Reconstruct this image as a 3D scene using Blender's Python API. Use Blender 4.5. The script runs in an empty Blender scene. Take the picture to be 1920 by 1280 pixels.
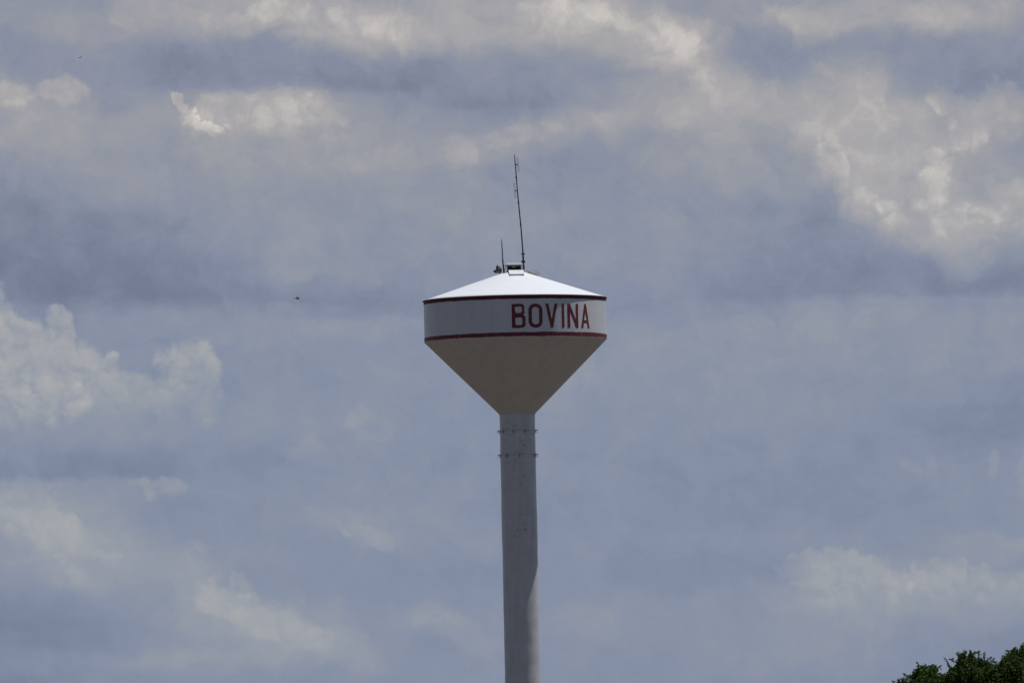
import bpy, bmesh, math, random
from mathutils import Vector, Matrix, noise as mnoise

# ------------------------------------------------------------------ camera
SC = bpy.context.scene
COL = SC.collection
RAD = math.radians

F_PX = 21333.0                 # focal length in photo pixels (400 mm on a 36 mm wide sensor)
R_TANK = 5.4                   # tank radius, metres
DIST = R_TANK / 171.2 * F_PX   # about 673 m away
S_PX = DIST / F_PX             # metres per photo pixel at the tower
CAM_Z = 1.7
E_MID = RAD(2.8)               # elevation of the middle of the tank shell
Z_MID = CAM_Z + DIST * math.tan(E_MID)
ROLL = RAD(1.2)

# the middle of the shell is seen at photo pixel (966, 600)
_dx, _dy = 966 - 960, 640 - 600
YAW = -(_dx * math.cos(ROLL) + _dy * math.sin(ROLL)) / F_PX        # azimuth of the view axis, + to the right
PITCH = E_MID - (-_dx * math.sin(ROLL) + _dy * math.cos(ROLL)) / F_PX


def pix_angles(px, py):
    """photo pixel -> (azimuth, elevation) in radians, azimuth from +Y towards +X"""
    dx, dy = px - 960, 640 - py
    a = dx * math.cos(ROLL) + dy * math.sin(ROLL)
    b = -dx * math.sin(ROLL) + dy * math.cos(ROLL)
    return YAW + a / F_PX, PITCH + b / F_PX


def at(px, py, dist):
    """point seen at a photo pixel, at a horizontal distance from the camera"""
    az, el = pix_angles(px, py)
    return Vector((dist * math.sin(az), -DIST + dist * math.cos(az), CAM_Z + dist * math.tan(el)))


cam_d = bpy.data.cameras.new('camera')
cam_d.sensor_width = 36.0
cam_d.lens = 400.0
cam_d.clip_start = 1.0
cam_d.clip_end = 200000.0
cam_d.dof.use_dof = True
cam_d.dof.focus_distance = DIST
cam_d.dof.aperture_fstop = 7.5
cam = bpy.data.objects.new('camera', cam_d)
COL.objects.link(cam)
cam.location = (0, -DIST, CAM_Z)
fwd = Vector((math.sin(YAW) * math.cos(PITCH), math.cos(YAW) * math.cos(PITCH), math.sin(PITCH)))
rgt = fwd.cross(Vector((0, 0, 1))).normalized()
upv = rgt.cross(fwd)
# world-up appears leaning to the left by ROLL
c_, s_ = math.cos(ROLL), math.sin(ROLL)
cx_ = rgt * c_ - upv * s_
cy_ = rgt * s_ + upv * c_
cam.matrix_world = Matrix((
    (cx_.x, cy_.x, -fwd.x, 0),
    (cx_.y, cy_.y, -fwd.y, -DIST),
    (cx_.z, cy_.z, -fwd.z, CAM_Z),
    (0, 0, 0, 1)))
SC.camera = cam

SC.view_settings.view_transform = 'Standard'
SC.view_settings.look = 'None'
SC.view_settings.exposure = -0.6
SC.view_settings.gamma = 1.0
SC.view_settings.use_curve_mapping = False
SC.cycles.use_denoising = True
SC.cycles.max_bounces = 6
SC.cycles.use_adaptive_sampling = True
SC.cycles.adaptive_threshold = 0.015
SC.cycles.adaptive_min_samples = 6

# ------------------------------------------------------------------ sun
SUN_EL = RAD(71.5)
SUN_AZ = RAD(73.0)             # from +Y towards +X: behind the tower, to the right
sun_dir = Vector((math.cos(SUN_EL) * math.sin(SUN_AZ), math.cos(SUN_EL) * math.cos(SUN_AZ), math.sin(SUN_EL)))
sun_d = bpy.data.lights.new('sun', 'SUN')
sun_d.energy = 5.0
sun_d.angle = RAD(0.53)
sun_d.color = (1.0, 0.99, 0.975)
sun = bpy.data.objects.new('sun', sun_d)
COL.objects.link(sun)
sun.rotation_euler = (-sun_dir).to_track_quat('-Z', 'Y').to_euler()
sun.location = sun_dir * 300


# ------------------------------------------------------------------ sky
def srgb(r, g, b):
    f = lambda c: (c / 12.92 if c <= .04045 else ((c + .055) / 1.055) ** 2.4)
    return (f(r / 255), f(g / 255), f(b / 255), 1.0)


class NT:
    """small helper for writing node trees"""
    def __init__(self, tree):
        self.t = tree

    def n(self, kind, **kw):
        x = self.t.nodes.new(kind)
        for k, v in kw.items():
            setattr(x, k, v)
        return x

    def put(self, sock, v):
        if isinstance(v, bpy.types.NodeSocket):
            self.t.links.new(v, sock)
        else:
            sock.default_value = v

    def math(self, op, a, b=None, c=None, clamp=False):
        x = self.n('ShaderNodeMath', operation=op, use_clamp=clamp)
        self.put(x.inputs[0], a)
        if b is not None:
            self.put(x.inputs[1], b)
        if c is not None:
            self.put(x.inputs[2], c)
        return x.outputs[0]

    def vmath(self, op, a, b=None, out=0):
        x = self.n('ShaderNodeVectorMath', operation=op)
        self.put(x.inputs[0], a)
        if b is not None:
            if op == 'SCALE':
                self.put(x.inputs[3], b)
            else:
                self.put(x.inputs[1], b)
        return x.outputs['Value' if op in ('DOT_PRODUCT', 'LENGTH') else 'Vector']

    def noise(self, vec, scale, detail=4, rough=0.5, color=False, lac=2.0, dist=0.0, dims='3D'):
        x = self.n('ShaderNodeTexNoise', noise_dimensions=dims)
        self.put(x.inputs['Vector'], vec)
        x.inputs['Scale'].default_value = scale
        x.inputs['Detail'].default_value = detail
        x.inputs['Roughness'].default_value = rough
        x.inputs['Lacunarity'].default_value = lac
        x.inputs['Distortion'].default_value = dist
        return x.outputs['Color' if color else 'Fac']

    def rng(self, v, a, b, c=0.0, d=1.0, smooth=False):
        x = self.n('ShaderNodeMapRange', interpolation_type='SMOOTHSTEP' if smooth else 'LINEAR', clamp=True)
        self.put(x.inputs['Value'], v)
        self.put(x.inputs['From Min'], a)
        self.put(x.inputs['From Max'], b)
        self.put(x.inputs['To Min'], c)
        self.put(x.inputs['To Max'], d)
        return x.outputs['Result']

    def ramp(self, v, stops, interp='LINEAR'):
        x = self.n('ShaderNodeValToRGB')
        self.put(x.inputs[0], v)
        cr = x.color_ramp
        cr.interpolation = interp
        while len(cr.elements) > 1:
            cr.elements.remove(cr.elements[-1])
        cr.elements[0].position = stops[0][0]
        cr.elements[0].color = stops[0][1]
        for p, c in stops[1:]:
            e = cr.elements.new(p)
            e.color = c
        return x.outputs[0]

    def mixc(self, f, a, b, blend='MIX'):
        x = self.n('ShaderNodeMix', data_type='RGBA', blend_type=blend)
        self.put(x.inputs[0], f)
        self.put(x.inputs[6], a)
        self.put(x.inputs[7], b)
        return x.outputs[2]


world = bpy.data.worlds.new('World')
SC.world = world
world.use_nodes = True
W = NT(world.node_tree)
for nd in list(W.t.nodes):
    W.t.nodes.remove(nd)

tc = W.n('ShaderNodeTexCoord').outputs['Generated']
sep = W.n('ShaderNodeSeparateXYZ')
W.put(sep.inputs[0], tc)
DX, DY, DZ = sep.outputs
# azimuth and elevation of the direction, in degrees
az = W.math('MULTIPLY', W.math('ARCTAN2', DX, DY), 180 / math.pi)
el = W.math('MULTIPLY', W.math('ARCSINE', DZ), 180 / math.pi)
cmb = W.n('ShaderNodeCombineXYZ')
W.put(cmb.inputs[0], az)
W.put(cmb.inputs[1], el)
P = cmb.outputs[0]
DEG = 180 / math.pi / F_PX      # degrees of sky per photo pixel


def warp(vec, scale, px, detail, rough=0.55, off=(0, 0, 0), flat=1.0):
    v = W.vmath('ADD', vec, off)
    c = W.noise(v, scale, detail, rough, color=True, dims='2D')
    c = W.vmath('SUBTRACT', c, (0.5, 0.5, 0.5))
    c = W.vmath('MULTIPLY', c, (px * DEG * 2, px * DEG * 2 * flat, 0))
    return W.vmath('ADD', vec, c)


P_soft = warp(warp(P, 2.0, 70, 2, flat=.6), 6.5, 40, 6, 0.64, (3.1, 7.7, 0), .55)
P_crisp = warp(warp(P, 3.5, 18, 2, 0.5, (9, 2, 0)), 13.0, 15, 6, 0.64, (1.3, 5.2, 0))


def turned(state, rot):
    """the state with its sky coordinates turned by -rot (third component untouched)"""
    if abs(rot) < 7:
        return state
    c, sn = math.cos(RAD(rot)), math.sin(RAD(rot))
    x = W.n('ShaderNodeCombineXYZ')
    W.put(x.inputs[0], W.vmath('DOT_PRODUCT', state, (c, sn, 0)))
    W.put(x.inputs[1], W.vmath('DOT_PRODUCT', state, (-sn, c, 0)))
    return x.outputs[0]


def ellipse(vec, x, y, rx, ry, rot=0.0):
    """squared normalised distance to an ellipse given in photo pixels; vec is already turned by rot"""
    rot = 0 if abs(rot) < 7 else rot
    a, e = (math.degrees(q) for q in pix_angles(x, y))
    c, sn = math.cos(RAD(rot)), math.sin(RAD(rot))
    u, v = a * c + e * sn, -a * sn + e * c
    sx, sy = 1 / (rx * DEG), 1 / (ry * DEG)
    m = W.n('ShaderNodeVectorMath', operation='MULTIPLY_ADD')
    W.put(m.inputs[0], vec)
    m.inputs[1].default_value = (sx, sy, 0)
    m.inputs[2].default_value = (-u * sx, -v * sy, 0)
    o = m.outputs[0]
    return W.vmath('DOT_PRODUCT', o, o)


def carry(state, v):
    """add to the light carried along as third component (keeps the node chain strictly sequential)"""
    x = W.n('ShaderNodeCombineXYZ')
    W.put(x.inputs[2], v)
    return W.vmath('ADD', state, x.outputs[0])


def third(state):
    x = W.n('ShaderNodeSeparateXYZ')
    W.put(x.inputs[0], state)
    return x.outputs[2]


# --- broad light and dark banks: x, y, rx, ry, amplitude, rotation
SOFT = [
    # dark shelves
    (930, 160, 300, 60, -.09, -3), (880, 222, 180, 44, -.09, 0), (950, 10, 1200, 80, .06, 0),
    (240, 60, 120, 40, -.08, -20), (120, 470, 300, 120, -.15, -4), (40, 430, 150, 80, -.06, 0), (1760, 480, 260, 60, -.07, -3), (1820, 110, 200, 80, -.09, 4), (500, 110, 380, 70, -.06, 0),
    (560, 545, 260, 34, -.08, 0), 
    (1450, 92, 130, 56, -.16, -6), (1640, 95, 90, 30, -.08, 0), 
    (1560, 450, 120, 50, -.06, -30), 
    (380, 860, 260, 40, -.06, 0), (1420, 905, 300, 90, -.06, 0), (1330, 1060, 220, 50, -.06, 0),
    (1700, 960, 200, 60, -.06, 0), (1800, 800, 260, 50, -.05, 0), (150, 1165, 300, 70, -.09, -4),
    (330, 990, 160, 60, -.06, 0), (700, 570, 200, 40, -.05, 0), (1080, 560, 140, 60, -.05, 0),
    (60, 1260, 240, 30, -.02, 0), (330, 720, 130, 30, -.05, 0), (780, 1080, 200, 60, -.05, 0),
    (1050, 330, 160, 60, -.05, 0), (1300, 420, 260, 60, -.03, 0), (20, 1240, 260, 90, -.08, 0), (1900, 1220, 240, 90, -.08, 0), (1900, 700, 160, 260, -.05, 0),
    # pale veils
    (130, 35, 150, 45, .10, -8), (350, 30, 180, 44, .14, -6), (620, 40, 170, 60, .24, -10),
    (900, 40, 230, 70, .20, -4), (1150, 60, 160, 70, .22, -16), (1300, 110, 120, 60, .18, -35),
    (1600, 40, 200, 46, .16, 0), (1810, 30, 140, 40, .16, 0), (60, 215, 160, 80, .18, -8),
    (470, 205, 190, 50, .14, 0), (560, 270, 220, 90, .10, -8), (250, 290, 220, 90, .08, 0),
    (780, 260, 200, 60, .10, 8), (990, 255, 210, 34, .12, 10), (1260, 200, 260, 50, .12, 0),
    (1480, 215, 220, 60, .14, 0), (1330, 290, 200, 60, .10, -20), (1700, 250, 200, 80, .18, -20),
    (1720, 390, 190, 80, .18, -30), (1880, 420, 130, 90, .16, 0), (1600, 330, 140, 60, .12, -45),
    (760, 400, 260, 100, .04, 0), (440, 430, 200, 60, .06, 0),
    (1640, 640, 420, 60, .05, 0), (1200, 690, 320, 80, .03, 0), (560, 610, 280, 40, .04, 0),
    (120, 750, 220, 90, .06, -8), (80, 985, 170, 90, .10, -14), (260, 1070, 260, 70, .06, -24),
    (480, 1165, 170, 66, .08, -16), (620, 1215, 130, 34, .08, -12), (830, 1170, 120, 34, .10, -10),
    (720, 1010, 170, 40, .07, -20), (870, 1000, 90, 50, .05, -30), (300, 1240, 420, 26, .06, 0),
    (1600, 1110, 160, 62, .11, 0), (1820, 1120, 170, 60, .11, 0), (1860, 1030, 130, 24, .07, 0),
    (1300, 1180, 400, 80, .05, 0), (1750, 1200, 300, 50, .03, 0), (1100, 1170, 200, 50, .03, 0),
    (640, 800, 140, 60, .03, 0), (1690, 220, 360, 170, .07, -14), (250, 1085, 400, 100, .05, -18),
    (450, 1195, 280, 60, .05, -6), (1690, 1120, 320, 80, .03, 0), (700, 90, 300, 60, .04, 0), (1180, 150, 220, 60, .05, -10),
    (1060, 980, 240, 70, -.03, 0), (1500, 760, 260, 60, .03, 0), (1150, 840, 200, 40, -.03, 0),
]
state = P_soft
for x, y, rx, ry, amp, rot in SOFT:
    d2 = ellipse(turned(state, rot), x, y, rx * 1.25, ry * 1.25, rot)
    state = carry(state, W.rng(d2, 1.0, 0.0, 0.0, amp * (.9 if amp > 0 else .72), True))
light = third(state)

# --- flat dark bases with a firm lower edge: x, y of the edge, half width, height of the fade above it, amplitude, slope
SHELVES = [
    (180, 574, 360, 190, -.13, .03), (1720, 556, 520, 130, -.13, -.018), (90, 902, 300, 80, -.11, 0.0),
    (540, 172, 380, 130, -.10, .03), (1850, 176, 240, 140, -.10, -.03), (640, 596, 300, 70, -.05, .02), (1000, 205, 240, 60, -.06, .02),
]
state = carry(warp(warp(P, 2.6, 36, 2, 0.5, (7, 4, 0), .5), 16.0, 12, 5, 0.62, (5, 2, 0), .7), light)
for x, y, hw, h, amp, slope in SHELVES:
    a, e = (math.degrees(q) for q in pix_angles(x, y))
    v = W.vmath('DOT_PRODUCT', state, (slope / (h * DEG), 1 / (h * DEG), 0))          # height above the edge line
    v = W.math('SUBTRACT', v, (e + slope * a) / (h * DEG))
    u = W.math('SUBTRACT', W.vmath('DOT_PRODUCT', state, (1 / (hw * DEG), 0, 0)), a / (hw * DEG))
    k = W.math('MULTIPLY', W.rng(W.math('MULTIPLY', u, u), 1.0, 0.1, 0.0, amp, True), W.rng(v, 1.0, 0.12, 0.0, 1.0, True))
    state = carry(state, W.math('MULTIPLY', k, W.rng(v, -0.10, 0.12, 0.0, 1.0, True)))
light = third(state)

# --- cumulus heads with firmer edges: (amplitude, edge width, bottom fade, ellipses)
HEADS = [
    # the cumulus at the left edge: long slope, small turret, notch, tower
    (.25, .6, .62, [(-30, 650, 86, 98, 0), (40, 700, 110, 84, -20), (112, 622, 22, 40, 14), (150, 705, 90, 50, -34),
                    (240, 735, 84, 34, -22), (214, 684, 16, 22, 0), (352, 682, 46, 44, 0), (384, 720, 30, 74, 4), (316, 738, 60, 26, 10)]),
    (.10, 1.1, .5, [(40, 770, 90, 52, 0), (110, 745, 60, 40, 0)]),
    (.26, .8, .1, [(338, 199, 26, 10, -48), (361, 224, 19, 14, -40), (398, 241, 34, 10, 6), (378, 243, 24, 9, -20)]),
    (.16, .8, .3, [(118, 172, 50, 23, -4), (18, 186, 42, 30, 0), (96, 165, 24, 14, 0)]),
    (.13, .8, .9, [(588, 232, 52, 56, 0), (500, 210, 84, 36, -4), (420, 205, 60, 30, 0)]),
    (.10, 1.0, .4, [(866, 286, 40, 25, 0), (960, 262, 90, 20, 8)]),
    (.14, 1.0, .3, [(1742, 345, 34, 58, -14), (1790, 435, 100, 42, 8), (1700, 420, 74, 28, -35)]),
    (.14, .7, .5, [(1830, 235, 36, 66, -40), (1885, 210, 52, 48, 0), (1900, 395, 52, 62, 0), (1790, 205, 44, 22, -30)]),
    (.10, 1.0, .4, [(1565, 315, 24, 60, 14), (1625, 388, 28, 44, 40)]),
    (.09, 1.1, .2, [(650, 66, 105, 44, -14), (540, 36, 60, 36, 0), (440, 50, 60, 24, -12)]),
    (.09, .9, .4, [(1120, 20, 64, 20, -30), (1180, 46, 54, 14, -25), (1010, 20, 46, 28, 0)]),
    (.06, 1.0, .5, [(1300, 95, 24, 74, 42), (1530, 140, 34, 28, 0), (1470, 35, 36, 15, -40), (1600, 150, 60, 24, -10)]),
    (.14, .85, .2, [(272, 906, 28, 10, -8), (284, 922, 12, 18, -20), (322, 912, 28, 18, 10)]),
    (.11, .7, .8, [(50, 955, 70, 54, 0), (118, 1005, 44, 46, -30), (200, 1040, 60, 34, -20)]),
    (.13, .7, .8, [(440, 1135, 66, 40, -20), (510, 1170, 76, 36, -14), (455, 1088, 22, 18, -40), (590, 1195, 50, 22, -14)]),
    (.08, 1.0, .4, [(584, 834, 22, 20, 20), (560, 845, 34, 12, 0), (672, 780, 30, 20, -10)]),
    (.12, .6, .9, [(1550, 1070, 70, 38, -6), (1640, 1095, 54, 48, 0), (1600, 1120, 60, 40, 0)]),
    (.11, .6, .9, [(1780, 1090, 66, 38, 0), (1870, 1112, 50, 38, 0), (1905, 1092, 34, 28, 0)]),
    (.07, 1.2, .2, [(1745, 890, 18, 30, 10), (1710, 880, 28, 12, -30), (1860, 876, 9, 32, -4), (1918, 886, 10, 44, 0)]),
    (.05, 1.0, .3, [(1408, 602, 34, 20, 10), (1622, 606, 26, 18, 0)]),
    (.08, 1.0, .3, [(375, 1028, 20, 8, -20), (150, 1085, 30, 15, -35)]),
    (.07, 1.0, .5, [(820, 1160, 70, 20, -10), (700, 1005, 54, 15, -20)]),
]


def billow(vec):
    """cauliflower relief: rounded cells with creases between them"""
    tot = None
    for scale, w, off in ((4.6, .62, 1), (10.0, .27, 4), (23.0, .11, 8)):
        n = W.noise(W.vmath('ADD', vec, (off, off * 2, 0)), scale, 1, 0.5, dims='2D')
        n = W.math('MULTIPLY', W.math('ABSOLUTE', W.math('SUBTRACT', n, 0.5)), 4.0 * w)
        tot = n if tot is None else W.math('ADD', tot, n)
    return tot


P_b = warp(P, 7.0, 22, 5, 0.6, (2, 2, 0))
puff = billow(P_b)
# relief lit from the upper right, where the sun stands
puff_off = billow(W.vmath('ADD', P_b, (7.0 * DEG, 13.0 * DEG, 0)))
relief = W.math('SUBTRACT', puff, puff_off)
shade = W.math('ADD', W.rng(puff, 0.1, 0.8, 0.78, 1.12), W.math('MULTIPLY', relief, 0.26))
state = carry(P_crisp, light)
for amp, edge, fade, ells in HEADS:
    best = None
    for x, y, rx, ry, rot in ells:
        d2 = ellipse(turned(state, rot), x, y, rx, ry, rot)
        v = W.math('SUBTRACT', 1.0, d2)
        best = v if best is None else W.math('SMOOTH_MAX', best, v, 0.35)
    best = W.math('ADD', best, W.math('MULTIPLY', W.math('SUBTRACT', puff, 0.42), 1.0))
    # heads are firm on top and dissolve into their flat bases
    top = math.degrees(max(pix_angles(x, y - ry)[1] for x, y, rx, ry, rot in ells))
    base = math.degrees(min(pix_angles(x, y + ry)[1] for x, y, rx, ry, rot in ells))
    m = W.rng(best, -0.75, W.rng(el, base, top, edge + 0.4, edge * .95 - 0.60), 0.0, amp, True)
    m = W.math('MULTIPLY', m, W.rng(el, base, base * .35 + top * .65, 1 - fade, 1.0, True))
    state = carry(state, W.math('MULTIPLY', m, shade))
light = third(state)


def add(v):
    global light
    light = W.math('ADD', light, v)


# --- texture that runs over the whole sky
P_flat = W.vmath('MULTIPLY', P, (1.0, 1.8, 1.0))
streak = W.noise(W.vmath('ADD', P_flat, (4, 1, 0)), 1.1, 6, 0.56, dist=0.4, dims='2D')
add(W.math('MULTIPLY', W.math('SUBTRACT', streak, 0.5), 0.20))
fine = W.noise(W.vmath('ADD', P_soft, (6, 3, 0)), 5.0, 7, 0.66, dims='2D')
wisp = W.rng(el, 0.8, 3.6, 0.10, 0.30)          # nearer, higher cloud shows more texture than the far banks
add(W.math('MULTIPLY', W.math('SUBTRACT', fine, 0.5), wisp))
add(W.math('MULTIPLY', relief, W.rng(light, 0.0, 0.2, 0.015, 0.05)))          # pale cloud is lumpy, dark bases are smooth
# all round the horizon, beyond the banks placed above, the same kind of cloud goes on
a0, e0 = (math.degrees(q) for q in pix_angles(960, 640))
cdist = W.vmath('MULTIPLY', W.vmath('SUBTRACT', P, (a0, e0, 0)), (1 / 3.2, 1 / 2.2, 0))
beyond = W.rng(W.vmath('DOT_PRODUCT', cdist, cdist), 0.8, 1.5, 0.0, 1.0, True)
bank = W.noise(W.vmath('ADD', P_flat, (11, 4, 0)), 0.45, 7, 0.60, dist=0.3, dims='2D')
add(W.math('MULTIPLY', beyond, W.math('MULTIPLY', W.math('SUBTRACT', bank, 0.5), 0.9)))
# thinner, lower banks towards the horizon
add(W.rng(el, 0.6, 4.6, 0.40, 0.47))

low = W.ramp(light, [
    (0.00, srgb(98, 108, 134)), (0.22, srgb(116, 125, 149)), (0.40, srgb(135, 144, 166)),
    (0.56, srgb(151, 156, 168)), (0.74, srgb(171, 171, 175)), (1.00, srgb(214, 211, 206))])
# the far, low banks are seen through more air and look bluer; the nearer, higher cloud is greyer
low = W.mixc(1.0, low, W.mixc(W.rng(el, 2.2, 3.9, 0, 1, True), (0.975, 1.0, 1.015, 1), (1.04, 1.0, 0.975, 1)), 'MULTIPLY')

# --- higher up: broken cloud, seen from below
hi_v = W.vmath('DIVIDE', tc, None)
dz_safe = W.math('ADD', W.math('MAXIMUM', DZ, 0.0), 0.12)
cdz = W.n('ShaderNodeCombineXYZ')
for i in range(3):
    W.put(cdz.inputs[i], dz_safe)
W.put(hi_v.node.inputs[1], cdz.outputs[0])
hn = W.noise(hi_v, 1.6, 7, 0.58, dist=0.3)
cover_hi = W.rng(hn, 0.57, 0.69, 0.0, 1.0, True)
hi = W.ramp(W.noise(W.vmath('ADD', hi_v, (5, 3, 1)), 2.4, 6, 0.6),
            [(0.3, srgb(112, 122, 148)), (0.5, srgb(146, 152, 167)), (0.7, srgb(182, 181, 180))])
ragged = W.noise(hi_v, 0.9, 6, 0.6)
up = W.rng(W.math('ADD', el, W.math('MULTIPLY', W.math('SUBTRACT', ragged, 0.5), 14.0)), 7.0, 12.0, 0.0, 1.0, True)
up = W.math('MULTIPLY', up, W.rng(el, 4.6, 6.0))
cloud_col = W.mixc(up, low, hi)
cover = W.math('ADD', W.math('MULTIPLY', W.math('SUBTRACT', 1.0, up), 0.93), W.math('MULTIPLY', up, cover_hi))

sky = W.n('ShaderNodeTexSky', sky_type='NISHITA')
sky.sun_disc = False
sky.sun_elevation = SUN_EL
sky.sun_rotation = SUN_AZ
sky.altitude = 1200
sky.air_density = 1.0
sky.dust_density = 0.6
sky.ozone_density = 2.0
bg_sky = W.n('ShaderNodeBackground')
W.put(bg_sky.inputs['Color'], sky.outputs[0])
bg_sky.inputs['Strength'].default_value = 0.05
bg_cl = W.n('ShaderNodeBackground')
W.put(bg_cl.inputs['Color'], cloud_col)
bg_cl.inputs['Strength'].default_value = 1.515
mx = W.n('ShaderNodeMixShader')
W.put(mx.inputs[0], cover)
W.put(mx.inputs[1], bg_sky.outputs[0])
W.put(mx.inputs[2], bg_cl.outputs[0])
wo = W.n('ShaderNodeOutputWorld')
W.put(wo.inputs['Surface'], mx.outputs[0])
world.cycles.sampling_method = 'MANUAL'
world.cycles.sample_map_resolution = 512


# ------------------------------------------------------------------ materials
def material(name):
    m = bpy.data.materials.new(name)
    m.use_nodes = True
    t = NT(m.node_tree)
    b = m.node_tree.nodes['Principled BSDF']
    return m, t, b


def obj_coords(t):
    return t.n('ShaderNodeTexCoord').outputs['Object']


def bump(t, b, h, strength, dist=0.02):
    x = t.n('ShaderNodeBump')
    x.inputs['Strength'].default_value = strength
    x.inputs['Distance'].default_value = dist
    t.put(x.inputs['Height'], h)
    t.put(b.inputs['Normal'], x.outputs[0])


def paint(name, col, dirt, dirt_amt=0.5, rust=0.0, rough=0.32, zlo=None, zhi=None, spec=.4):
    """weathered enamel on steel plate: faint runs, blotches, rust flecks"""
    m, t, b = material(name)
    o = obj_coords(t)
    runs = t.noise(t.vmath('MULTIPLY', o, (1.0, 1.0, 0.12)), 3.2, 5, 0.6)
    blot = t.noise(o, 1.1, 4, 0.55)
    f = t.rng(t.math('ADD', t.math('MULTIPLY', runs, 0.6), t.math('MULTIPLY', blot, 0.4)), 0.42, 0.68, 0.0, dirt_amt)
    c = t.mixc(f, (*col, 1), (*dirt, 1))
    if rust:
        fl = t.noise(t.vmath('MULTIPLY', o, (1.0, 1.0, 1.8)), 3.6, 6, 0.66)
        area = t.noise(o, 0.55, 2, 0.5)
        k = t.rng(t.math('ADD', fl, t.math('MULTIPLY', area, 0.35)), 0.76, 0.86, 0.0, rust)
        if zlo is not None:
            sp = t.n('ShaderNodeSeparateXYZ')
            t.put(sp.inputs[0], o)
            k = t.math('MULTIPLY', k, t.math('MULTIPLY', t.rng(sp.outputs[2], zlo - 1.5, zlo + 1), t.rng(sp.outputs[2], zhi + .6, zhi - .3)))
        c = t.mixc(k, c, (0.17, 0.125, 0.10, 1))
    t.put(b.inputs['Base Color'], c)
    b.inputs['Roughness'].default_value = rough
    b.inputs['Specular IOR Level'].default_value = spec
    bump(t, b, t.noise(o, 1.7, 4, 0.5), 0.25, 0.03)
    return m


M_ROOF = paint('white_roof_enamel', (0.83, 0.85, 0.885), (0.76, 0.77, 0.79), 0.4, rough=0.6, spec=.2)
M_SHELL = paint('white_shell_enamel', (0.77, 0.775, 0.79), (0.67, 0.67, 0.68), 0.6)
M_CONE = paint('cream_cone_enamel', (0.80, 0.745, 0.68), (0.68, 0.62, 0.56), 0.7)
M_COLUMN = paint('pale_grey_column_enamel', (0.72, 0.725, 0.745), (0.54, 0.53, 0.52), 0.65, 0.55, 0.32, 22.0, 28.0)

M_RED, t_, b_ = material('maroon_sign_paint')
o_ = obj_coords(t_)
wear = t_.noise(t_.vmath('MULTIPLY', o_, (1, 1, .45)), 9.0, 6, 0.7)
blotch = t_.noise(o_, 5.0, 3, 0.6)
cr_ = t_.mixc(t_.rng(blotch, .35, .65), (0.13, 0.014, 0.022, 1), (0.21, 0.026, 0.038, 1))
t_.put(b_.inputs['Base Color'], t_.mixc(t_.rng(wear, 0.57, 0.67, 0, .5), cr_, (0.46, 0.34, 0.34, 1)))
b_.inputs['Roughness'].default_value = 0.55


M_EAVE, t_, b_ = material('dark_maroon_paint')  # deeper maroon than the letters, for the top stripe and drip edge
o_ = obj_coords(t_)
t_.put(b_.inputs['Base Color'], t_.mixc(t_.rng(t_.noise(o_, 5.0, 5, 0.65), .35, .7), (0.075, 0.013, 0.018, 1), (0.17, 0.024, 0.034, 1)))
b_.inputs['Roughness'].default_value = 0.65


def plain(name, col, rough=0.5, metal=0.0, var=0.25, scale=6.0):
    m, t, b = material(name)
    o = obj_coords(t)
    k = t.rng(t.noise(o, scale, 4, 0.6), .3, .7)
    dark = tuple(c * (1 - var) for c in col)
    t.put(b.inputs['Base Color'], t.mixc(k, (*dark, 1), (*col, 1)))
    b.inputs['Roughness'].default_value = rough
    b.inputs['Metallic'].default_value = metal
    return m


M_DARK = plain('dark_painted_steel', (0.045, 0.045, 0.055))
M_GREY = plain('weathered_grey_steel', (0.30, 0.31, 0.31))
M_CLIP = plain('rusty_grey_steel', (0.46, 0.45, 0.44))
M_PALE = plain('pale_galvanised_steel', (0.46, 0.46, 0.46), 0.45)
M_SCREEN = plain('black_vent_screen', (0.015, 0.015, 0.015), 0.8)
M_BLUE = plain('blue_fibreglass', (0.035, 0.10, 0.26), 0.4)
M_LID = plain('white_lid_enamel', (0.82, 0.83, 0.86), 0.5, 0, .08)
M_BIRD = plain('dark_feathers', (0.02, 0.018, 0.02), 0.8)
M_BIRD2 = plain('grey_brown_feathers', (0.08, 0.075, 0.075), 0.8)
M_CONC = plain('concrete', (0.34, 0.32, 0.29), 0.9)
M_BARK = plain('bark', (0.10, 0.08, 0.06), 0.9, 0, .5, 12)

M_LEAF, t_, b_ = material('leaf')
geo = t_.n('ShaderNodeNewGeometry')
lc = t_.ramp(geo.outputs['Random Per Island'], [
    (0, (0.026, 0.050, 0.009, 1)), (.5, (0.050, 0.090, 0.014, 1)), (.85, (0.088, 0.130, 0.024, 1)), (1, (0.12, 0.15, 0.038, 1))])
t_.put(b_.inputs['Base Color'], lc)
b_.inputs['Roughness'].default_value = 0.55
b_.inputs['Specular IOR Level'].default_value = 0.25
tr = t_.n('ShaderNodeBsdfTranslucent')
t_.put(tr.inputs['Color'], t_.mixc(1.0, lc, (1.0, 1.25, .5, 1), 'MULTIPLY'))
ms = t_.n('ShaderNodeMixShader')
ms.inputs[0].default_value = 0.3
t_.put(ms.inputs[1], b_.outputs[0])
t_.put(ms.inputs[2], tr.outputs[0])
t_.put(M_LEAF.node_tree.nodes['Material Output'].inputs['Surface'], ms.outputs[0])

M_GROUND, t_, b_ = material('dry_prairie_grass')
o_ = obj_coords(t_)
g1 = t_.noise(o_, 0.02, 6, 0.6)
g2 = t_.noise(o_, 1.5, 5, 0.7)
gc = t_.mixc(t_.rng(g1, .35, .65), (0.048, 0.039, 0.028, 1), (0.070, 0.054, 0.040, 1))
t_.put(b_.inputs['Base Color'], t_.mixc(t_.rng(g2, .3, .7, 0, .4), gc, (0.038, 0.034, 0.022, 1)))
b_.inputs['Roughness'].default_value = 0.95
bump(t_, b_, g2, 0.6, 0.1)


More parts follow.
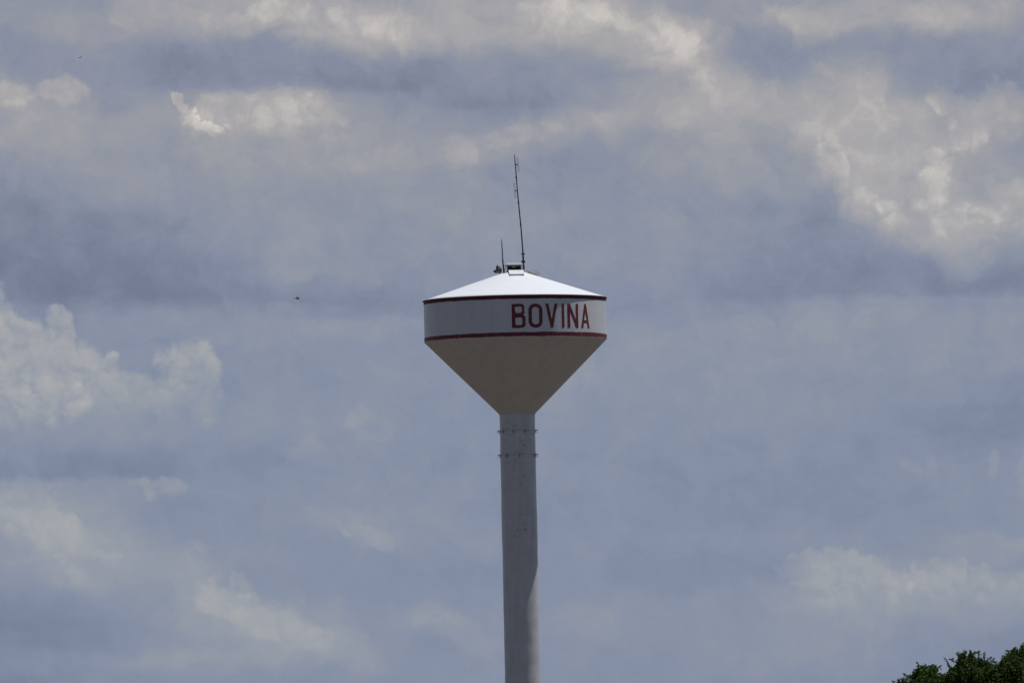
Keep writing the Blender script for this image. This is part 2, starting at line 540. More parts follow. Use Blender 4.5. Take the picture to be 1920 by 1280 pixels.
# ------------------------------------------------------------------ object helpers
def obj(name, bm, mat, parent=None, smooth=False):
    me = bpy.data.meshes.new(name)
    bm.to_mesh(me)
    bm.free()
    me.materials.append(mat)
    if smooth:
        for p in me.polygons:
            p.use_smooth = True
    o = bpy.data.objects.new(name, me)
    COL.objects.link(o)
    o.parent = parent
    return o


def tag(o, label=None, cat=None, group=None, kind=None):
    for k, v in (('label', label), ('category', cat), ('group', group), ('kind', kind)):
        if v:
            o[k] = v
    return o


def empty(name, loc=(0, 0, 0)):
    o = bpy.data.objects.new(name, None)
    COL.objects.link(o)
    o.location = loc
    return o


def lathe(profile, seg=128, bm=None, wob=0.0, close=False, seed=0.0):
    """surface of revolution about z; profile is a list of (radius, z)"""
    bm = bm or bmesh.new()
    rows = []
    for r, z in profile:
        if r < 1e-6:
            rows.append([bm.verts.new((0, 0, z))])
            continue
        row = []
        for i in range(seg):
            a = 2 * math.pi * i / seg
            rr = r
            if wob:
                rr += wob * mnoise.noise(Vector((math.cos(a) * 1.5, math.sin(a) * 1.5, z * 1.1 + seed)))
            row.append(bm.verts.new((rr * math.cos(a), rr * math.sin(a), z)))
        rows.append(row)
    pairs = list(zip(rows[:-1], rows[1:]))
    if close:
        pairs.append((rows[-1], rows[0]))
    for A, B in pairs:
        for i in range(seg):
            j = (i + 1) % seg
            if len(A) == 1 and len(B) == 1:
                continue
            if len(A) == 1:
                bm.faces.new((A[0], B[j], B[i]))
            elif len(B) == 1:
                bm.faces.new((A[i], A[j], B[0]))
            else:
                bm.faces.new((A[i], A[j], B[j], B[i]))
    return bm


def box(bm, size, mat4=None, bev=0.0):
    r = bmesh.ops.create_cube(bm, size=1.0)
    bmesh.ops.scale(bm, vec=size, verts=r['verts'])
    vs = r['verts']
    if bev:
        es = list({e for v in vs for e in v.link_edges})
        g = bmesh.ops.bevel(bm, geom=es, offset=bev, segments=2, affect='EDGES', profile=.5)
        vs = list({v for f in g['faces'] for v in f.verts} | {v for v in vs if v.is_valid})
    if mat4 is not None:
        bmesh.ops.transform(bm, matrix=mat4, verts=vs)
    return bm


def tube(bm, pts, rad, seg=10, caps=True):
    """tube along a polyline; rad is one radius or one per point"""
    pts = [Vector(p) for p in pts]
    rads = rad if isinstance(rad, (list, tuple)) else [rad] * len(pts)
    rows = []
    ref = None
    for i, p in enumerate(pts):
        d = (pts[min(i + 1, len(pts) - 1)] - pts[max(i - 1, 0)]).normalized()
        if ref is None:
            ref = d.orthogonal().normalized()
        ref = (ref - d * ref.dot(d)).normalized()
        b = d.cross(ref)
        rows.append([bm.verts.new(p + (ref * math.cos(2 * math.pi * k / seg) + b * math.sin(2 * math.pi * k / seg)) * rads[i]) for k in range(seg)])
    for A, B in zip(rows[:-1], rows[1:]):
        for i in range(seg):
            j = (i + 1) % seg
            bm.faces.new((A[i], A[j], B[j], B[i]))
    if caps:
        bm.faces.new(rows[0][::-1])
        bm.faces.new(rows[-1])
    return bm


T = Matrix.Translation
rot = lambda a, ax: Matrix.Rotation(a, 4, ax)


def zpx(py):
    """height on the tower axis seen at photo row py (mean of left and right edge)"""
    return Z_MID + (600 - py) * S_PX


# ------------------------------------------------------------------ ground
bm = bmesh.new()
bmesh.ops.create_circle(bm, cap_ends=True, segments=96, radius=40000)
g = obj('ground', bm, M_GROUND)
tag(g, kind='structure')

# ------------------------------------------------------------------ water tower
Z_EAVE = zpx(561.6)
Z_BOT = zpx(639.1)
Z_NECK = zpx(776.4)
R_COL = 33.2 * S_PX
SLOPE = RAD(18.5)
Z_APEX = Z_EAVE + R_TANK * math.tan(SLOPE)

tower = empty('water_tower')
tag(tower, 'tall white water tower with maroon lettering, cone-bottomed tank and single column', 'water tower')

# foundation and bell base (below the frame)
bm = lathe([(3.0, -.4), (3.0, .30), (2.9, .36), (0, .36)], 64)
obj('foundation', bm, M_CONC, tower)
bm = lathe([(2.6, .36), (2.6, .45), (2.3, .6), (1.55, 2.6), (1.25, 3.6), (R_COL, 4.6)], 96)
obj('bell_base', bm, M_COLUMN, tower, True)

# column: plate courses about 2.45 m high
COURSE = 77.6 * S_PX
z1 = Z_NECK
k = 0
while z1 > 4.6 + 0.05:
    z0 = max(z1 - COURSE, 4.6)
    n = 10
    prof = [(R_COL - .003, z0 + .003), (R_COL, z0 + .012), (R_COL, z0 + .03)]
    prof += [(R_COL, z0 + .03 + (z1 - z0 - .06) * i / n) for i in range(1, n)]
    prof += [(R_COL, z1 - .03), (R_COL, z1 - .012), (R_COL - .003, z1 - .003)]
    c = obj('column_course', lathe(prof, 96, wob=.016), M_COLUMN, tower, True)
    # weld bead under the course
    if z0 > 4.7:
        bm = bmesh.new()
        prof = [(R_COL - .006, z0 - .020), (R_COL + .002, z0 - .010), (R_COL + .0035, z0), (R_COL + .002, z0 + .010), (R_COL - .006, z0 + .020)]
        obj('weld_seam', lathe(prof, 96, bm, .016), M_COLUMN, c, True)
    z1 = z0
    k += 1

# bolted hoops with clips near the top of the column
random.seed(4)


def hoop(py, angs, off):
    z = zpx(py)
    bm = bmesh.new()
    pr = [(R_COL + .022 + .012 * math.cos(a), z + .022 * math.sin(a)) for a in [i * math.pi / 4 for i in range(8)]]
    h = obj('hoop_band', lathe(pr, 96, bm, close=True), M_COLUMN, tower, True)
    for a in angs:
        bm = bmesh.new()
        m = rot(RAD(a), 'Z') @ T((R_COL + .0, 0, z))
        box(bm, (.15, .07, .05), m @ T((.06, 0, .02)), .006)
        box(bm, (.05, .09, .13), m @ T((.015, 0, -.08)), .006)
        tube(bm, [m @ Vector((.06, 0, 0)), m @ Vector((.13, 0, -.02)), m @ Vector((.14, 0, -.10 - off)), m @ Vector((.05, 0, -.14 - off))], .014, 6)
        obj('hoop_clip', bm, M_CLIP, h)
    return h


hoop(807.7, [-2, -66, -103, -142, -180, 60, 120, 25], 0.0)
hoop(853.0, [3, -28, -85, -128, -177, 55, 95, 140], .02)

# cone
prof = []
for i in range(0, 25):
    f = i / 24
    prof.append((R_COL + .015 + (R_TANK - R_COL - .015) * f, Z_NECK + .006 + (Z_BOT - Z_NECK - .006) * f))
obj('tank_cone', lathe(prof, 192), M_CONE, tower, True)
bm = lathe([(R_COL - .01, Z_NECK - .05), (R_COL + .03, Z_NECK - .04), (R_COL + .035, Z_NECK + .012), (R_COL, Z_NECK + .02)], 96)
obj('neck_ring', bm, M_COLUMN, tower, True)

# cylinder
H_SH = Z_EAVE - Z_BOT
shell = obj('tank_shell', lathe([(R_TANK, Z_BOT + H_SH * i / 12) for i in range(13)], 192, wob=.012), M_SHELL, tower, True)


def stripe(name, za, zb, amp, seed, parent, mat=M_RED):
    """hand-painted band: edges wander slightly"""
    bm = bmesh.new()
    seg = 360
    rows = [[], []]
    for i in range(seg):
        a = 2 * math.pi * i / seg
        p = Vector((math.cos(a) * 9, math.sin(a) * 9, seed))
        for q, z in enumerate((za, zb)):
            w = amp * mnoise.noise(p + Vector((0, 0, 7 * q))) + .5 * amp * mnoise.noise(p * 3 + Vector((0, 0, 3 * q)))
            zz = z + w
            base = R_TANK + .012 * mnoise.noise(Vector((math.cos(a) * 1.5, math.sin(a) * 1.5, zz * 1.1)))
            rows[q].append(bm.verts.new(((base + .005) * math.cos(a), (base + .005) * math.sin(a), zz)))
    for i in range(seg):
        j = (i + 1) % seg
        bm.faces.new((rows[0][i], rows[0][j], rows[1][j], rows[1][i]))
    return obj(name, bm, mat, parent, True)


stripe('painted_stripe', Z_BOT + .020, Z_BOT + .262, .024, 1.0, shell)
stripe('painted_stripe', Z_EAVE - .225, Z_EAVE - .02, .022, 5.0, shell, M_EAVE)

# roof: shallow cone with a thin drip edge that shades the top of the shell
LIP = .055
prof = [(R_TANK - .05, Z_EAVE - .01), (R_TANK + LIP, Z_EAVE - .016), (R_TANK + LIP, Z_EAVE + .010)]
nr = 14
for i in range(1, nr):
    f = i / nr
    prof.append(((R_TANK + LIP) * (1 - f), Z_EAVE + .012 + (Z_APEX - Z_EAVE) * f))
prof.append((0, Z_APEX + .012))
roof = obj('tank_roof', lathe(prof, 192, wob=.01, seed=3), M_ROOF, tower, True)
for p in roof.data.polygons:
    p.use_smooth = p.center.z > Z_EAVE + .02
# red drip edge
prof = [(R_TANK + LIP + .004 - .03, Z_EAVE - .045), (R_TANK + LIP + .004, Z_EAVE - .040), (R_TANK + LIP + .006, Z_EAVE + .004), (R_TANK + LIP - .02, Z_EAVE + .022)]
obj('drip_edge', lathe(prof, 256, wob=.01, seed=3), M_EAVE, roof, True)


# lettering painted on the shell -------------------------------------------------
def seg_d(px, py, ax, ay, bx, by):
    vx, vy = bx - ax, by - ay
    t = max(0, min(1, ((px - ax) * vx + (py - ay) * vy) / (vx * vx + vy * vy)))
    return math.hypot(px - ax - vx * t, py - ay - vy * t)


def rrect(x, y, cx, cy, hx, hy, r):
    qx, qy = abs(x - cx) - hx + r, abs(y - cy) - hy + r
    return math.hypot(max(qx, 0), max(qy, 0)) + min(max(qx, qy), 0) - r


LH, LW, ST = 1.42, .80, .20


def slab(x, y, ax, ay, bx, by, t):
    """distance to a straight stroke, cut flat at letter top and bottom"""
    vx, vy = bx - ax, by - ay
    L = math.hypot(vx, vy)
    return abs((x - ax) * vy - (y - ay) * vx) / L - t / 2


def l_B(x, y, w):
    up = max(rrect(x, y, w * .5 - .03, LH * .755, w * .5 - .03 + .0, LH * .245 + .0, .22), -rrect(x, y, w * .5 - .01, LH * .755 - .0, w * .5 - ST + .0, LH * .245 - ST * .80, .10))
    lo = max(rrect(x, y, w * .5, LH * .28, w * .5, LH * .28, .24), -rrect(x, y, w * .5 + .005, LH * .275, w * .5 - ST, LH * .275 - ST * .80, .12))
    st = max(abs(x - ST / 2) - ST / 2, abs(y - LH / 2) - LH / 2)
    # square left corners
    sq1 = max(rrect(x, y, .16, LH - ST * .46, .16, ST * .46, .001), 0) - .0
    sq2 = max(rrect(x, y, .16, ST * .46, .16, ST * .46, .001), 0) - .0
    d = min(up, lo, st)
    if sq1 <= 0 or sq2 <= 0:
        d = min(d, -.01)
    return d


def l_O(x, y, w):
    return max(rrect(x, y, w / 2, LH / 2, w / 2, LH / 2, w * .46), -rrect(x, y, w / 2, LH / 2, w / 2 - ST, LH / 2 - ST, w * .25))


def l_V(x, y, w):
    clip = max(-y, y - LH)
    return max(clip, min(slab(x, y, ST * .52, LH, w / 2, .06, ST * .92), slab(x, y, w - ST * .52, LH, w / 2, .06, ST * .92)), -x - 0, x - w)


def l_I(x, y, w):
    return max(abs(x - w / 2) - w / 2, abs(y - LH / 2) - LH / 2)


def l_N(x, y, w):
    clip = max(-y, y - LH, -x, x - w)
    return max(clip, min(abs(x - ST / 2) - ST / 2, abs(x - w + ST / 2) - ST / 2, slab(x, y, ST * .5, LH, w - ST * .5, 0, ST * .95)))


def l_A(x, y, w):
    clip = max(-y, y - LH, -x, x - w)
    legs = min(slab(x, y, ST * .5, 0, w / 2, LH - .04, ST * .9), slab(x, y, w - ST * .5, 0, w / 2, LH - .04, ST * .9))
    bar = max(abs(y - .38) - ST * .42, abs(x - w / 2) - w * .30)
    return max(clip, min(legs, bar))


LETTERS = [(l_B, -2.1, 6.5), (l_O, 8.4, 17.3), (l_V, 19.2, 27.7), (l_I, 30.5, 32.4), (l_N, 34.7, 43.4), (l_A, 45.7, 54.0)]
Z_TXT = zpx(614.9 + 8.2)         # foot of the letters; the near side of the rim is seen 8 px higher
CELL = .012
for li, (fn, a0, a1) in enumerate(LETTERS):
    w = R_TANK * RAD(a1 - a0)
    nx, ny = int(w / CELL) + 5, int(LH / CELL) + 5
    bm = bmesh.new()
    grid = {}

    def vert(i, j):
        if (i, j) not in grid:
            x, y = (i - 2) * CELL, (j - 2) * CELL
            a = RAD(a0) + x / R_TANK - math.pi / 2
            z = Z_TXT + y
            r = R_TANK + .006 + .012 * mnoise.noise(Vector((math.cos(a) * 1.5, math.sin(a) * 1.5, z * 1.1)))
            grid[i, j] = bm.verts.new((r * math.cos(a), r * math.sin(a), z))
        return grid[i, j]

    for i in range(nx):
        for j in range(ny):
            x, y = (i - 1.5) * CELL, (j - 1.5) * CELL
            q = Vector((x * 7 + li * 9, y * 7, 2.0))
            if fn(x, y, w) + .012 * mnoise.noise(q) + .008 * mnoise.noise(q * 3) < 0:
                bm.faces.new((vert(i, j), vert(i + 1, j), vert(i + 1, j + 1), vert(i, j + 1)))
    o = obj('letter', bm, M_RED, shell)
    o['label'] = 'maroon painted letter ' + 'BOVINA'[li]


# ------------------------------------------------------------------ roof fittings
def roof_z(x, y):
    return Z_APEX + .012 - math.hypot(x, y) * math.tan(SLOPE)


# front hatch lid lying on the slope towards the camera
def tx(px, py=505):
    """x on the tower at its axis depth for a photo pixel near the roof top"""
    return at(px, py, DIST).x


hx = tx(968.5, 511)
hy = -.95
m = T((hx, hy, roof_z(hx, hy) + .0)) @ rot(math.atan2(hx, -hy) * .5, 'Z') @ rot(SLOPE, 'X')
bm = bmesh.new()
box(bm, (.80, .80, .14), m @ T((0, 0, -.02)), .01)
hc = obj('roof_hatch', bm, M_GREY, roof)
bm = bmesh.new()
box(bm, (.90, .90, .045), m @ T((0, 0, .073)), .012)
obj('hatch_lid', bm, M_LID, hc)
for sx in (-.28, .28):
    bm = bmesh.new()
    box(bm, (.12, .06, .05), m @ T((sx, .46, .075)), .008)
    obj('hatch_hinge', bm, M_DARK, hc)

# vent on the apex: dark screened sides under a low pale cap
vx = tx(964.2, 500)
vz = zpx(506.8) - .05
vent = bpy.data.objects.new('roof_vent', None)
COL.objects.link(vent)
vent.parent = tower
VW = 27.5 * S_PX
bm = bmesh.new()
zb, zt = Z_APEX - .18, zpx(498.2)
box(bm, (VW * .92, VW * .92, zt - zb), T((vx, 0, (zb + zt) / 2)))
obj('vent_screen', bm, M_SCREEN, vent)
for sx in (-1, -.33, .33, 1):
    for sy in (-1, 1):
        if abs(sx) < 1 and sy == 1:
            continue
        bm = bmesh.new()
        box(bm, (.04, .04, zt - zb - .004), T((vx + sx * VW * .47, sy * VW * .47, (zb + zt) / 2)), .004)
        obj('vent_post', bm, M_PALE if sx == 1 else M_DARK, vent)
bm = bmesh.new()
zc = zt
hw = VW * .60
v0 = [bm.verts.new((vx + a * hw, b * hw, zc)) for a, b in ((-1, -1), (1, -1), (1, 1), (-1, 1))]
v1 = [bm.verts.new((vx + a * hw, b * hw, zc + .05)) for a, b in ((-1, -1), (1, -1), (1, 1), (-1, 1))]
v2 = [bm.verts.new((vx + a * hw * .78, b * hw * .78, zc + .17)) for a, b in ((-1, -1), (1, -1), (1, 1), (-1, 1))]
bm.faces.new(v0[::-1])
bm.faces.new(v2)
for A, B in ((v0, v1), (v1, v2)):
    for i in range(4):
        j = (i + 1) % 4
        bm.faces.new((A[i], A[j], B[j], B[i]))
obj('vent_cap', bm, M_PALE, vent)
bm = bmesh.new()
box(bm, (.16, .03, .10), T((vx - .03, -VW * .475, zb + .30)), .006)
obj('vent_latch', bm, M_GREY, vent)

# grey round manhole lid on the right-hand slope, tipped up from the far side
mx_, my_ = tx(998.5, 510), .35
d_ = math.atan2(my_, mx_)
m = T((mx_, my_, roof_z(mx_, my_) + .09)) @ rot(d_, 'Z') @ rot(SLOPE, 'Y')
bm = lathe([(0, -.16), (.36, -.16), (.36, .02), (.40, .02), (.40, .06), (.34, .10), (0, .13)], 40)
bmesh.ops.transform(bm, matrix=m, verts=bm.verts)
mh = obj('manhole_cover', bm, M_PALE, roof, True)
bm = bmesh.new()
tube(bm, [m @ Vector(p) for p in ((-.20, -.2, .10), (-.12, -.2, .15), (.26, -.2, .15), (.36, -.2, .05))], .014, 6)
obj('handle', bm, M_DARK, mh)


# ------------------------------------------------------------------ antennas
def tp(px, py, y=0.0):
    """point at tower depth (offset y beyond the axis) seen at a photo pixel"""
    return at(px, py, DIST + y)


def clamp(p, name, parent, s=.16):
    bm = bmesh.new()
    box(bm, (s, s * .8, s * .55), T(p), .012)
    tube(bm, [p + Vector((-s * .65, -.02, 0)), p + Vector((s * .65, -.02, 0))], .018, 6)
    return obj(name, bm, M_DARK, parent)


foot = tp(981.8, 507)
foot.z = roof_z(foot.x, 0) - .01
mast = empty('antenna_mast', foot)
tag(mast, 'tall dark leaning antenna mast with two thin dipoles beside roof vent', 'antenna')


def rel(o, *pts):
    return [Vector(p) - o.location for p in pts]


bm = tube(bmesh.new(), rel(mast, foot, tp(981.2, 490), tp(980.6, 474)), [.062, .058, .05], 12)
obj('pole', bm, M_DARK, mast, True)
bm = tube(bmesh.new(), rel(mast, tp(980.6, 474.5), tp(977.2, 430), tp(974.2, 400), tp(970.1, 357.8), tp(966.3, 309), tp(964.5, 289.5)),
          [.044, .040, .037, .034, .030, .027], 10)
obj('whip', bm, M_DARK, mast, True)
for py, px, s in ((490.5, 981.2, .22), (476, 980.7, .18)):
    c = clamp(rel(mast, tp(px, py))[0], 'clamp', mast, s)
for px, py in ((976.2, 421), (972.2, 380), (968, 333)):
    p = rel(mast, tp(px, py))[0]
    bm = lathe([(0, -.05), (.048, -.05), (.048, .05), (0, .05)], 12)
    bmesh.ops.translate(bm, vec=p, verts=bm.verts)
    obj('coupling', bm, M_DARK, mast)
for (ax, ay), (bx, by), dx in (((966.3, 309), (971.4, 309), 1), ((970.0, 357.8), (965.2, 357.8), -1)):
    a, b = rel(mast, tp(ax, ay), tp(bx, by))
    arm = obj('dipole_arm', tube(bmesh.new(), [a, b], .026, 8), M_DARK, mast)
    # folded dipole: a long thin loop parallel to the whip
    h, w = .41, .034
    lean = Vector((-.075, 0, 1)).normalized()
    side = Vector((1, 0, .075)).normalized()
    c = b
    loop = []
    for i in range(9):
        t = math.pi * i / 8
        loop.append(c + lean * (h + w * math.sin(t)) + side * (w * math.cos(t)))
    for i in range(9):
        t = math.pi + math.pi * i / 8
        loop.append(c + lean * (-h + w * math.sin(t)) + side * (w * math.cos(t)))
    loop.append(loop[0])
    obj('folded_dipole', tube(bmesh.new(), loop, .010, 6, False), M_GREY, arm, True)
# coax running down the pole
bm = tube(bmesh.new(), rel(mast, tp(982.0, 496), tp(983.3, 499), tp(983.2, 504), tp(982.4, 507.5)), .022, 6)
obj('cable', bm, M_DARK, mast, True)

foot = tp(944.9, 510)
foot.z = roof_z(foot.x, 0) - .01
blue = empty('whip_antenna', foot)
tag(blue, 'short blue whip antenna on a thin dark post left of roof vent', 'antenna')
bm = tube(bmesh.new(), rel(blue, foot, tp(943.7, 499), tp(942.6, 488)), [.052, .048, .042], 10)
obj('post', bm, M_DARK, blue, True)
bm = tube(bmesh.new(), rel(blue, tp(942.6, 488.6), tp(941.6, 468), tp(940.4, 448.3)), [.036, .033, .028], 10)
obj('whip', bm, M_BLUE, blue, True)
clamp(rel(blue, tp(942.7, 488.5))[0], 'clamp', blue, .10)
pts = [tp(944.2, 498.5), tp(946, 498), tp(948.6, 498.6), tp(949, 501), tp(947.4, 504), tp(946.2, 506), tp(948.6, 505.5)]
obj('cable', tube(bmesh.new(), rel(blue, *pts), .018, 6), M_DARK, blue, True)

# small radio unit on a bracket, left of the vent
bf = tp(936.5, 512)
bf.z = roof_z(bf.x, 0) - .01
unit = empty('radio_unit', bf)
tag(unit, 'small dark radio unit on a bracket at left of roof top', 'radio unit')
bm = bmesh.new()
tube(bm, rel(unit, bf, tp(937.6, 508.5)), .05, 8)
tube(bm, rel(unit, tp(940.8, 512), tp(938.4, 508.5)), .03, 8)
obj('bracket', bm, M_GREY, unit)
a, b = rel(unit, tp(925.2, 508.6), tp(940.8, 507.2))
bm = bmesh.new()
d = (b - a)
mid = (a + b) / 2
box(bm, (d.length, .14, .13), T(mid) @ rot(-math.atan2(d.z, d.x), 'Y'), .02)
obj('mounting_arm', bm, M_DARK, unit)
bm = bmesh.new()
p = rel(unit, tp(932.0, 503))[0]
box(bm, (.13, .16, .30), T(p) @ rot(RAD(6), 'Y'), .02)
hs = obj('housing', bm, M_DARK, unit)
p = rel(unit, tp(936.4, 503.2))[0]
bm = bmesh.new()
box(bm, (.15, .10, .21), T(p) @ rot(RAD(-4), 'Y'), .02)
obj('side_panel', bm, M_GREY, unit)
p = rel(unit, tp(939.4, 506))[0]
bm = bmesh.new()
box(bm, (.09, .12, .16), T(p), .015)
obj('junction_box', bm, M_DARK, unit)
obj('spike', tube(bmesh.new(), rel(unit, tp(933.0, 499.5), tp(933.5, 495.8)), [.03, .012], 6), M_DARK, unit)
bm = tube(bmesh.new(), rel(unit, tp(926, 509.5), tp(929, 511.2), tp(934, 511.6), tp(937, 510.6)), .03, 6)
obj('cable', bm, M_DARK, unit, True)


# ------------------------------------------------------------------ trees
LEAF_BM = None


def leaf_quads(verts, faces, c, size, rng):
    """one leaf: a pointed blade of two folded triangles pairs"""
    n = Vector((rng.gauss(0, 1), rng.gauss(0, 1), rng.gauss(.5, .8))).normalized()
    u = n.orthogonal().normalized()
    u = Matrix.Rotation(rng.uniform(0, 6.283), 3, n) @ u
    v = n.cross(u)
    L, w = size * rng.uniform(.8, 1.3), size * rng.uniform(.36, .55)
    i = len(verts)
    verts.extend([c - u * L * .5, c + v * w - u * L * .05 + n * w * .3, c + u * L * .55 - n * L * .1, c - v * w - u * L * .05 + n * w * .3])
    faces.append((i, i + 1, i + 2))
    faces.append((i, i + 2, i + 3))


def make_tree(label, base, trunk_h, lobes, bulk, seed, twigs=()):
    """base on the ground; lobes: (centre, radius, leaves) of the crown's outer clumps; bulk: ellipsoids of the inner crown"""
    rng = random.Random(seed)
    t = empty('broadleaf_tree', base)
    tag(t, label, 'tree', 'trees at the lower right')
    O = Vector(base)
    verts, faces = [], []
    for c, r, n, flat in bulk + lobes:
        c = Vector(c) - O
        for _ in range(n):
            d = Vector((rng.gauss(0, 1), rng.gauss(0, 1), rng.gauss(0, 1))).normalized()
            rr = r * (rng.random() ** .42)
            rr *= .86 + .42 * mnoise.noise(Vector((d.x * 2.3 + seed, d.y * 2.3, d.z * 2.3 + c.x)))
            p = c + Vector((d.x * rr, d.y * rr, d.z * rr * flat))
            leaf_quads(verts, faces, p, .072, rng)
    # leafy shoots that stick out of the outline
    for c, r, n, flat in lobes:
        c = Vector(c) - O
        for _ in range(max(3, int(r * 14))):
            d = Vector((rng.gauss(0, 1), rng.gauss(0, .8), abs(rng.gauss(.5, .6)))).normalized()
            a = c + d * r * .75
            L = rng.uniform(.04, .26)
            for q in range(int(7 + L * 80)):
                f = rng.random()
                p = a + d * (L * f + r * .1) + Vector((rng.gauss(0, .035), rng.gauss(0, .035), rng.gauss(0, .03))) * (1.25 - f)
                leaf_quads(verts, faces, p, .060, rng)
    me = bpy.data.meshes.new('crown')
    me.from_pydata([tuple(v) for v in verts], [], faces)
    me.materials.append(M_LEAF)
    cr = bpy.data.objects.new('crown', me)
    COL.objects.link(cr)
    cr.parent = t
    # trunk and limbs
    bm = bmesh.new()
    top = Vector((rng.uniform(-.2, .2), rng.uniform(-.2, .2), trunk_h))
    tube(bm, [(0, 0, -.1), (.03, .02, .3), top * .5 + Vector((.08, .05, 0)), top], [.30, .23, .19, .16], 12)
    obj('trunk', bm, M_BARK, t, True)
    for c, r, n, flat in lobes:
        c = Vector(c) - O
        s = top * rng.uniform(.75, 1.0)
        mid = s.lerp(c, .5) + Vector((rng.uniform(-.2, .2), rng.uniform(-.2, .2), -.25))
        bm = tube(bmesh.new(), [s, mid, c.lerp(mid, .3), c + Vector((0, 0, r * .45))], [.085, .055, .03, .008], 7)
        obj('limb', bm, M_BARK, t, True)
    for pts in twigs:
        p = [Vector(q) - O for q in pts]
        tw = obj('bare_twig', tube(bmesh.new(), p, [.022] * (len(p) - 1) + [.012], 6), M_BARK, t, True)
        v2, f2 = [], []
        for _ in range(26):
            f = rng.random() ** .7
            q = p[-1].lerp(p[0], f) + Vector((rng.gauss(-.02, .022), rng.gauss(0, .02), rng.gauss(0, .03)))
            leaf_quads(v2, f2, q, .035, rng)
        me = bpy.data.meshes.new('twig_leaves')
        me.from_pydata([tuple(v) for v in v2], [], f2)
        me.materials.append(M_LEAF)
        lo = bpy.data.objects.new('twig_leaves', me)
        COL.objects.link(lo)
        lo.parent = tw
    return t


TD = 350.0                       # trees stand about 350 m off, roughly half way to the tower
PXM = TD / F_PX


def lobe(px, py, rpx, dy=0.0, dens=1.0):
    r = rpx * PXM
    p = at(px, py, TD + dy)
    return (p, r, int(5600 * dens * (r ** 2) + 90), 1.0)


def ground_under(px, dist):
    p = at(px, 1280, dist)
    return (p.x, p.y, 0)


lobesA = [lobe(1691, 1287, 20, -.2), lobe(1714, 1272, 13, .3), lobe(1728, 1262, 18, 0), lobe(1746, 1260, 16, .4), lobe(1740, 1284, 34, -.4),
          lobe(1772, 1276, 16, .2), lobe(1700, 1310, 34, .6)]
bA = ground_under(1740, TD)
cA = at(1742, 1345, TD)
bulkA = [(cA, 1.15, 5200, .95), (cA + Vector((-.35, .3, -1.0)), 1.45, 6000, .9), (cA + Vector((.6, -.2, -1.1)), 1.4, 5200, .9)]
make_tree('smallest, leftmost dark green tree top with a ragged rounded crown', bA, 2.6, lobesA, bulkA, 11)

lobesB = [lobe(1801, 1242, 12, -.3, 1.3), lobe(1804, 1231, 8, -.2, 1.3), lobe(1796, 1258, 15, .2), lobe(1822, 1238, 12, .2), lobe(1820, 1228, 6, .2, 1.2), lobe(1838, 1246, 15, -.2),
          lobe(1852, 1256, 18, .3), lobe(1815, 1266, 36, -.4), lobe(1846, 1276, 36, .1), lobe(1786, 1274, 22, -.5)]
bB = ground_under(1815, TD + 1.2)
cB = at(1818, 1330, TD + 1.0)
bulkB = [(cB, 1.35, 7000, .95), (cB + Vector((-.3, .2, -1.2)), 1.7, 6500, .9), (cB + Vector((.5, .1, -1.3)), 1.6, 5200, .9)]
twig = [at(1783, 1256, TD - .2), at(1779, 1246, TD - .2), at(1774, 1237, TD - .25), at(1770, 1232, TD - .25)]
make_tree('middle dark green tree top with two leafy spikes and a bare twig', bB, 2.8, lobesB, bulkB, 23, [twig])

lobesC = [lobe(1870, 1258, 17, -.3), lobe(1884, 1250, 17, .2), lobe(1893, 1234, 13, -.1), lobe(1902, 1226, 11, .2), lobe(1916, 1226, 14, 0), lobe(1928, 1222, 18, .3),
          lobe(1905, 1256, 32, -.4), lobe(1945, 1235, 34, .1), lobe(1885, 1280, 34, -.2), lobe(1975, 1225, 34, .2)]
bC = ground_under(1930, TD - 1.0)
cC = at(1925, 1312, TD - .6)
bulkC = [(cC, 1.35, 7500, .95), (cC + Vector((.5, .2, -1.2)), 1.8, 6500, .9), (cC + Vector((-.4, .1, -1.3)), 1.6, 5200, .9)]
make_tree('tallest dark green tree top cut off by the right edge', bC, 2.9, lobesC, bulkC, 41)


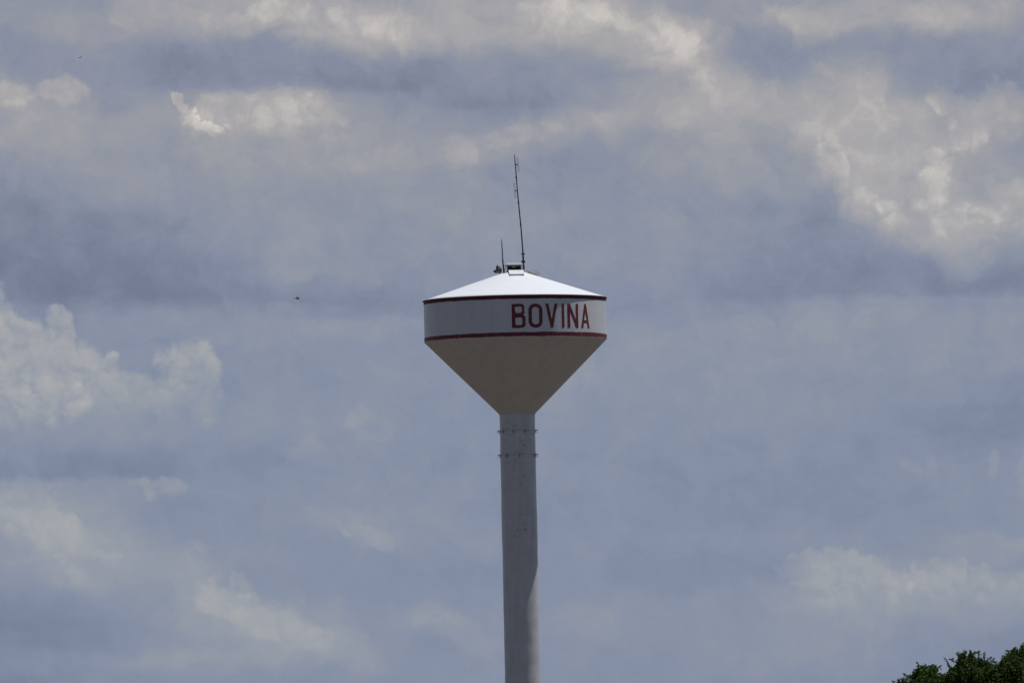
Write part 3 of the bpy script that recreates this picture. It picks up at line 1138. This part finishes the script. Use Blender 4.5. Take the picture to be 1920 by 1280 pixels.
# ------------------------------------------------------------------ birds
def bird(name, label, px, py, dist, span, body, heading, bank, flap, mat):
    """flying bird as one continuous mesh: spindle body, head, fan tail, two tapered wings"""
    bm = bmesh.new()
    # body along +X (head at +X)
    st = [(-.50, .02, 0), (-.30, .09, .01), (-.05, .15, 0), (.18, .15, .0), (.32, .10, .03), (.40, .105, .05), (.47, .07, .05), (.56, .012, .04)]
    rows = []
    for x, r, z in st:
        rows.append([bm.verts.new((x * body, math.cos(a) * r * body, (z + math.sin(a) * r * .9) * body)) for a in [i * math.pi / 4 for i in range(8)]])
    for A, B in zip(rows[:-1], rows[1:]):
        for i in range(8):
            j = (i + 1) % 8
            bm.faces.new((A[i], A[j], B[j], B[i]))
    bm.faces.new(rows[0][::-1])
    bm.faces.new(rows[-1])

    def blade(pts, th):
        a = [bm.verts.new(Vector(p) + Vector((0, 0, th))) for p in pts]
        b = [bm.verts.new(Vector(p) - Vector((0, 0, th))) for p in pts]
        bm.faces.new(a)
        bm.faces.new(b[::-1])
        for i in range(len(pts)):
            j = (i + 1) % len(pts)
            bm.faces.new((a[j], a[i], b[i], b[j]))
    blade([(-.42 * body, -.04 * body, 0), (-.42 * body, .04 * body, 0), (-.82 * body, .15 * body, 0), (-.76 * body, 0, 0), (-.82 * body, -.15 * body, 0)], .012 * body)
    h = span / 2
    for s in (1, -1):
        w = lambda f: h * f * math.sin(flap) - .25 * h * max(0, f - .45) * (1 if flap > 0 else -1)
        y = lambda f: s * h * f * math.cos(flap)
        p = [(.22 * body, y(.04), w(.04)), (.30 * body, y(.45), w(.45)), (.05 * body, y(.8), w(.8)), (-.22 * body, y(1), w(1)),
             (-.16 * body, y(.75), w(.75)), (-.16 * body, y(.4), w(.4)), (-.22 * body, y(.04), w(.04))]
        blade(p if s > 0 else p[::-1], .014 * body)
    bmesh.ops.recalc_face_normals(bm, faces=bm.faces)
    o = obj(name, bm, mat)
    o.location = at(px, py, dist)
    o.rotation_euler = (bank, 0, heading)
    tag(o, label, 'bird', 'birds in the sky')
    return o


bird('flying_bird', 'nearly black bird flying in the open sky left of the tank', 557, 559.5, 480, .19, .20, RAD(14), RAD(50), RAD(16), M_BIRD)
bird('flying_bird', 'faint grey bird gliding with spread wings near the upper left corner', 149, 109.6, 800, .44, .20, RAD(62), RAD(-16), RAD(14), M_BIRD2)
bird('flying_bird', 'tiny dark speck of a bird right of the tank cone', 1172.7, 716.4, 1000, .16, .12, RAD(40), RAD(5), RAD(20), M_BIRD2)
bird('flying_bird', 'tiniest speck of a bird right of the column hoops', 1122.5, 820, 1250, .15, .12, RAD(-30), RAD(5), RAD(20), M_BIRD2)
bird('flying_bird', 'tiny speck of a bird far right below the pale cloud', 1684, 531, 1250, .15, .12, RAD(140), RAD(5), RAD(20), M_BIRD2)
